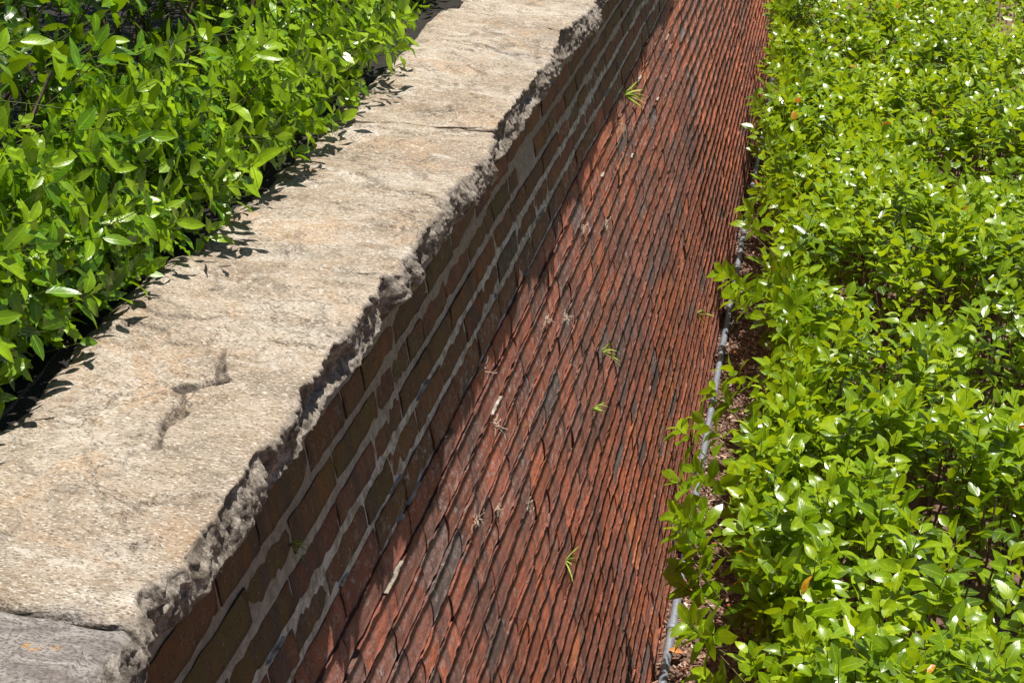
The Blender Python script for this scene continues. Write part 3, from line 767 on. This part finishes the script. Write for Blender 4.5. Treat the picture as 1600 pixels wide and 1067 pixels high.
# sprigs lying over the coping edge
for (yy_, xx_, h_) in ((2.57, -.905, .955), (2.50, -.93, .93), (2.36, -.95, .94), (2.18, -.965, .93), (2.05, -.975, .93), (3.30, -.90, .95), (3.22, -.915, .93), (3.05, -.94, .93), (3.55, -.93, .94), (3.95, -.93, .93), (4.2, -.95, .93), (4.6, -.955, .92), (2.8, -.945, .93), (1.85, -.985, .92), (1.72, -.985, .90), (2.95, -.94, .90), (4.9, -.96, .92), (3.75, -.95, .90)):
    for q in range(2):
        T_.append(np.array([[xx_ + .02 + rg.normal() * .012, yy_ + rg.normal() * .025, H0 - h_ + rg.normal() * .01]])); D_.append(norm(np.array([[.85, rg.normal() * .35, .12 + rg.normal() * .12]]))); Ln.append(np.array([.12])); Mu.append(np.array([.6]))
T_, D_, Ln, Mu = np.concatenate(T_), np.concatenate(D_), np.concatenate(Ln), np.concatenate(Mu)
pos, d, nn, size, tint = shoots(T_, D_, Ln, 9, (.040, .062), (.1, .75), rg, Mu)
# leaves on side shoots turn their faces up
nn = norm(nn + np.array([.05, -.15, .5]))
# nothing grows through the stone
ok = ~((pos[:, 0] > -1.02) & (pos[:, 2] < H0 - .975) & (pos[:, 1] > .5)); keep = ok & (pos[:, 0] < -.84)
pos, d, nn, size, tint = pos[keep], d[keep], nn[keep], size[keep], tint[keep]
d[:, 2] = np.where((pos[:, 0] > -1.05) & (pos[:, 2] < H0 - .95), np.maximum(d[:, 2], .02), d[:, 2]); d = norm(d)
old = np.zeros(len(pos)); old[rg.random(len(pos)) < .0004] = 1
px, py, pz = to_px(pos)
bonus = .2 + tint
make_hedge(holly, 'holly', M_HOLLY, pos, d, nn, size, tint, old, rg, vis_bonus=bonus, ind_box=(0, 700, 0, 640))
base = T_ - D_ * (Ln[:, None] + .10); base[:, 0] -= .05; base[:, 2] -= .04
f = np.linspace(0, 1, 5)[None, :, None]
paths = base[:, None] * (1 - f) + T_[:, None] * f + rg.normal(size=(len(T_), 1, 3)) * .008 * np.sin(f * np.pi)
stuff_tubes('twigs', paths, 0.0014 * (1 - .6 * f[..., 0]) + 0 * paths[..., 0], M_TWIG, holly, 4)
n = 130
b0 = np.stack([rg.uniform(-1.75, -1.15, n), rg.uniform(1.2, 6.4, n), np.zeros(n) + H0 - 1.1], -1)
tp = b0 + np.stack([rg.uniform(-.05, .22, n), rg.normal(size=n) * .16, rg.uniform(.25, .55, n)], -1)
f = np.linspace(0, 1, 7)[None, :, None]
paths = b0[:, None] * (1 - f) + tp[:, None] * f + rg.normal(size=(n, 7, 3)) * .014 * np.sin(f * np.pi)
stuff_tubes('branches', paths, .0065 * (1 - .6 * f[..., 0]) + 0 * paths[..., 0], M_WOOD, holly, 5)

# ------------------------------------------------------------------ conduit along the foot of the wall
pr = .0175
xp = wx(3.70) + .036
pipe = empty('conduit_pipe', (xp, 6, pr + .01), 'grey galvanized metal conduit pipe running along the foot of the brick wall', 'pipe')
yy = np.linspace(4, 22, 90)
P = np.stack([xp + .004 * np.sin(yy * .5), yy, .032 + .002 * np.sin(yy * .8)], -1)
V, Q = tubes(P[None], np.full((1, 90), pr), 20)
o = link('pipe_run', make_mesh('pipe_run', V, quads=Q, mats=[M_ZINC]), pipe); o.matrix_parent_inverse = Matrix.Translation(-Vector(pipe.location))
for yc in (6.05, 9.05, 12.1, 15.2):
    f = np.array([-.035, -.034, -.022, -.020, .020, .022, .034, .035]); rr = np.array([pr, pr + .004, pr + .004, pr + .0055, pr + .0055, pr + .004, pr + .004, pr])
    yk = yc + f
    Pc = np.stack([np.interp(yk, yy, P[:, 0]), yk, np.interp(yk, yy, P[:, 2])], -1)
    V, Q = tubes(Pc[None], rr[None], 20)
    o = link('coupling', make_mesh('coupling', V, quads=Q, mats=[M_ZINC], smooth=False), pipe); o.matrix_parent_inverse = Matrix.Translation(-Vector(pipe.location))

# ------------------------------------------------------------------ mulch
rg = np.random.default_rng(37)
def chips(n, x0, x1, y0, y1, s0, s1, name):
    c = np.stack([rg.uniform(x0, x1, n), y0 + rg.random(n) ** 1.2 * (y1 - y0), rg.uniform(.004, .03, n)], -1)
    a = rg.random(n) * 6.28; L = rg.uniform(s0, s1, n) * .5; W = L * rg.uniform(.18, .5, n); H = rg.uniform(.0015, .004, n)
    til = rg.normal(size=n) * .3
    ax = np.stack([np.cos(a) * np.cos(til), np.sin(a) * np.cos(til), np.sin(til)], -1); up = norm(np.stack([rg.normal(size=n) * .35, rg.normal(size=n) * .35, np.ones(n)], -1))
    ay = norm(np.cross(up, ax)); az = np.cross(ax, ay)
    loc = np.array([(-1, -.6, -1), (1, -.8, -1), (.8, .9, -1), (-.9, .7, -1), (-.9, -.5, 1), (.85, -.7, 1), (.7, .8, 1), (-.8, .6, 1), ], float)
    V = c[:, None] + loc[None, :, 0:1] * (ax * L[:, None])[:, None] + loc[None, :, 1:2] * (ay * W[:, None])[:, None] + loc[None, :, 2:3] * (az * H[:, None])[:, None]
    q = np.array([(4, 5, 6, 7), (0, 1, 5, 4), (1, 2, 6, 5), (2, 3, 7, 6), (3, 0, 4, 7)])
    Q = (q[None] + (np.arange(n) * 8)[:, None, None]).reshape(-1, 4)
    t = np.clip(rg.beta(2.2, 2.2, n), 0, 1); t[rg.random(n) < .03] = 1
    at = np.zeros((n, 8, 4)); at[..., 0] = t[:, None]; at[..., 3] = 1
    return V.reshape(-1, 3), Q, at.reshape(-1, 4)
V, Q, at = chips(19000, xp - .06, .75, 5.0, 15, .012, .04, 'c')
link('bark_mulch', make_mesh('bark_mulch', V, quads=Q, attrs={'ch': at}, mats=[M_CHIP], smooth=False), None, 'shredded brown bark mulch strewn between the conduit and the hedge', 'mulch', kind='stuff')
fl = [(-.011, 6.214, .055, 'curled orange dead leaf on the mulch at the dark edge of the hedge'),
      (-.150, 5.86, .06, 'broad rust-coloured dead leaf close to the conduit near the bottom of the photo'),
      (-.165, 6.357, .035, 'small orange leaf scrap on the mulch beside the conduit'),
      (-.125, 5.75, .05, 'rusty dead leaf lying in front of the broad one at the bottom edge'),
      (-.19, 6.85, .04, 'brown leaf scrap touching the conduit under the overhanging sprig'),
      (-.10, 6.75, .03, 'tiny tan leaf in the middle of the near mulch'),
      (-.12, 9.0, .05, 'reddish dead leaf on the mulch in the middle of the strip'),
      (-.17, 12.3, .06, 'bright orange dead leaf on the mulch farthest up the strip'),
      (-.13, 12.0, .05, 'orange-brown dead leaf just below the brightest far leaf')]
for (x, y, sz, lab) in fl:
    P, Q, Tr, at = build_leaves(np.array([[x, y, .035]]), norm(np.array([[rg.normal(), rg.normal(), .12]])), norm(np.array([[rg.normal() * .2, rg.normal() * .2, 1]])), np.array([sz]), np.array([.5]), np.array([-.3]), np.array([1.5]), np.array([.5]), np.array([1.]), 'oval', 1)
    link('fallen_leaf', make_mesh('fallen_leaf', P, quads=Q, tris=Tr, attrs={'lf': at}, mats=[M_DEAD]), None, lab, 'leaf', 'dead leaves fallen on the mulch')

# ------------------------------------------------------------------ weeds rooted in the wall
rg = np.random.default_rng(53)
nw = np.array([math.cos(BETA), 0, math.sin(BETA)])
def blade_mesh(root, dir_, L, W, droop, mat):
    k = 7; t = np.linspace(0, 1, k)
    P = root + np.outer(t * L, dir_) + np.outer(t ** 2 * L * droop, (0, 0, -1))
    side = norm(np.cross(dir_, rg.normal(size=3)))
    wd = W * np.array([.5, .9, 1, .95, .8, .5, .06])
    nrm_ = norm(np.cross(side, dir_))
    V = np.concatenate([P + side * wd[:, None], P + nrm_ * W * .3, P - side * wd[:, None]])
    q = []
    for j in range(k - 1): q += [(j, j + 1, k + j + 1, k + j), (k + j, k + j + 1, 2 * k + j + 1, 2 * k + j)]
    return make_mesh('blade', V, quads=np.array(q), mats=[mat])
weeds = [(2.434, 1.437, 10, .045, 'small green fern tuft in the shaded brickwork just under the coping'),
         (6.757, 1.722, 12, .10, 'highest and farthest bright green weed, at the edge of the shade line'),
         (5.506, 2.312, 9, .075, 'yellow-green weed with one long blade, upper of the pair in the middle of the wall'),
         (5.19, 2.39, 10, .07, 'yellow-green weed just below and left of the one with the long blade'),
         (4.475, 2.559, 8, .058, 'lowest bright weed on the red bricks near the bottom of the photo'),
         (8.38, 3.237, 11, .10, 'olive half-dry weed low on the wall near the conduit'),
         (4.211, 2.013, 5, .022, 'tiny bright sprout alone on a dark red brick')]
for (y, h, nb, L, lab) in weeds:
    c = wp(y, h, -.004); rt = empty('wall_weed', tuple(c), lab, 'weed', 'green weeds growing from the brick joints')
    for b_ in range(nb):
        dr = norm(nw * rg.uniform(.5, 1.1) + np.array([0, rg.normal() * .75, rg.uniform(-.2, 1.0)]))
        ll = 1.3 * L * rg.uniform(.5, 1.0) * (1.25 if b_ == 0 else 1)
        o = link('blade', blade_mesh(np.zeros(3), dr, ll, max(.0016, L * .038), rg.uniform(.1, .6), M_DRY if (h > 3 and b_ % 2) else M_WEED), rt)
drys = [(3.771, 2.041, 'pale dry rootlet tuft on the red bricks below the white-crusted joint'),
        (3.87, 1.862, 'wispy dry tuft just right of the near shade line'),
        (4.932, 1.975, 'dry star-shaped tuft level with the middle of the coping'),
        (5.921, 1.975, 'dry grey tuft on the bricks right of the dark shade tongue'),
        (4.107, 2.199, 'thin dry tuft low among the dark red bricks'),
        (3.836, 1.695, 'dry crumbly tuft right at the shade line in mid-photo'),
        (7.483, 1.699, 'farthest dry tuft, near the top where shade meets brick'),
        (3.555, 1.958, 'nearest curly dry tuft beside the long white joint'),
        (4.651, 1.876, 'straggly dry tuft between the two star-shaped ones'),
        (6.55, 1.78, 'dry tuft hanging just under the highest green weed'),
        (5.45, 1.85, 'short dry tuft on a pale-crusted brick in the upper wall')]
for (y, h, lab) in drys:
    nb = 16; k = 6; t = np.linspace(0, 1, k)[None, :, None]
    c = wp(y, h, .003)
    dr = norm(nw * rg.uniform(.15, .7, (nb, 1)) + np.stack([0 * rg.random(nb), rg.normal(size=nb), rg.normal(size=nb) * .7], -1))
    L = rg.uniform(.012, .055, (nb, 1, 1))
    P = t * L * dr[:, None] + rg.normal(size=(nb, 1, 3)) * .006 + rg.normal(size=(nb, k, 3)) * .0016 + (t ** 2) * L * np.array([-.3, 0, -.25])
    V, Q = tubes(P, np.full((nb, k), .0010), 3)
    o = link('dry_tuft', make_mesh('dry_tuft', V, quads=Q, mats=[M_DRY]), None, lab, 'dry tuft', 'dry rootlet tufts on the brickwork'); o.location = tuple(c)
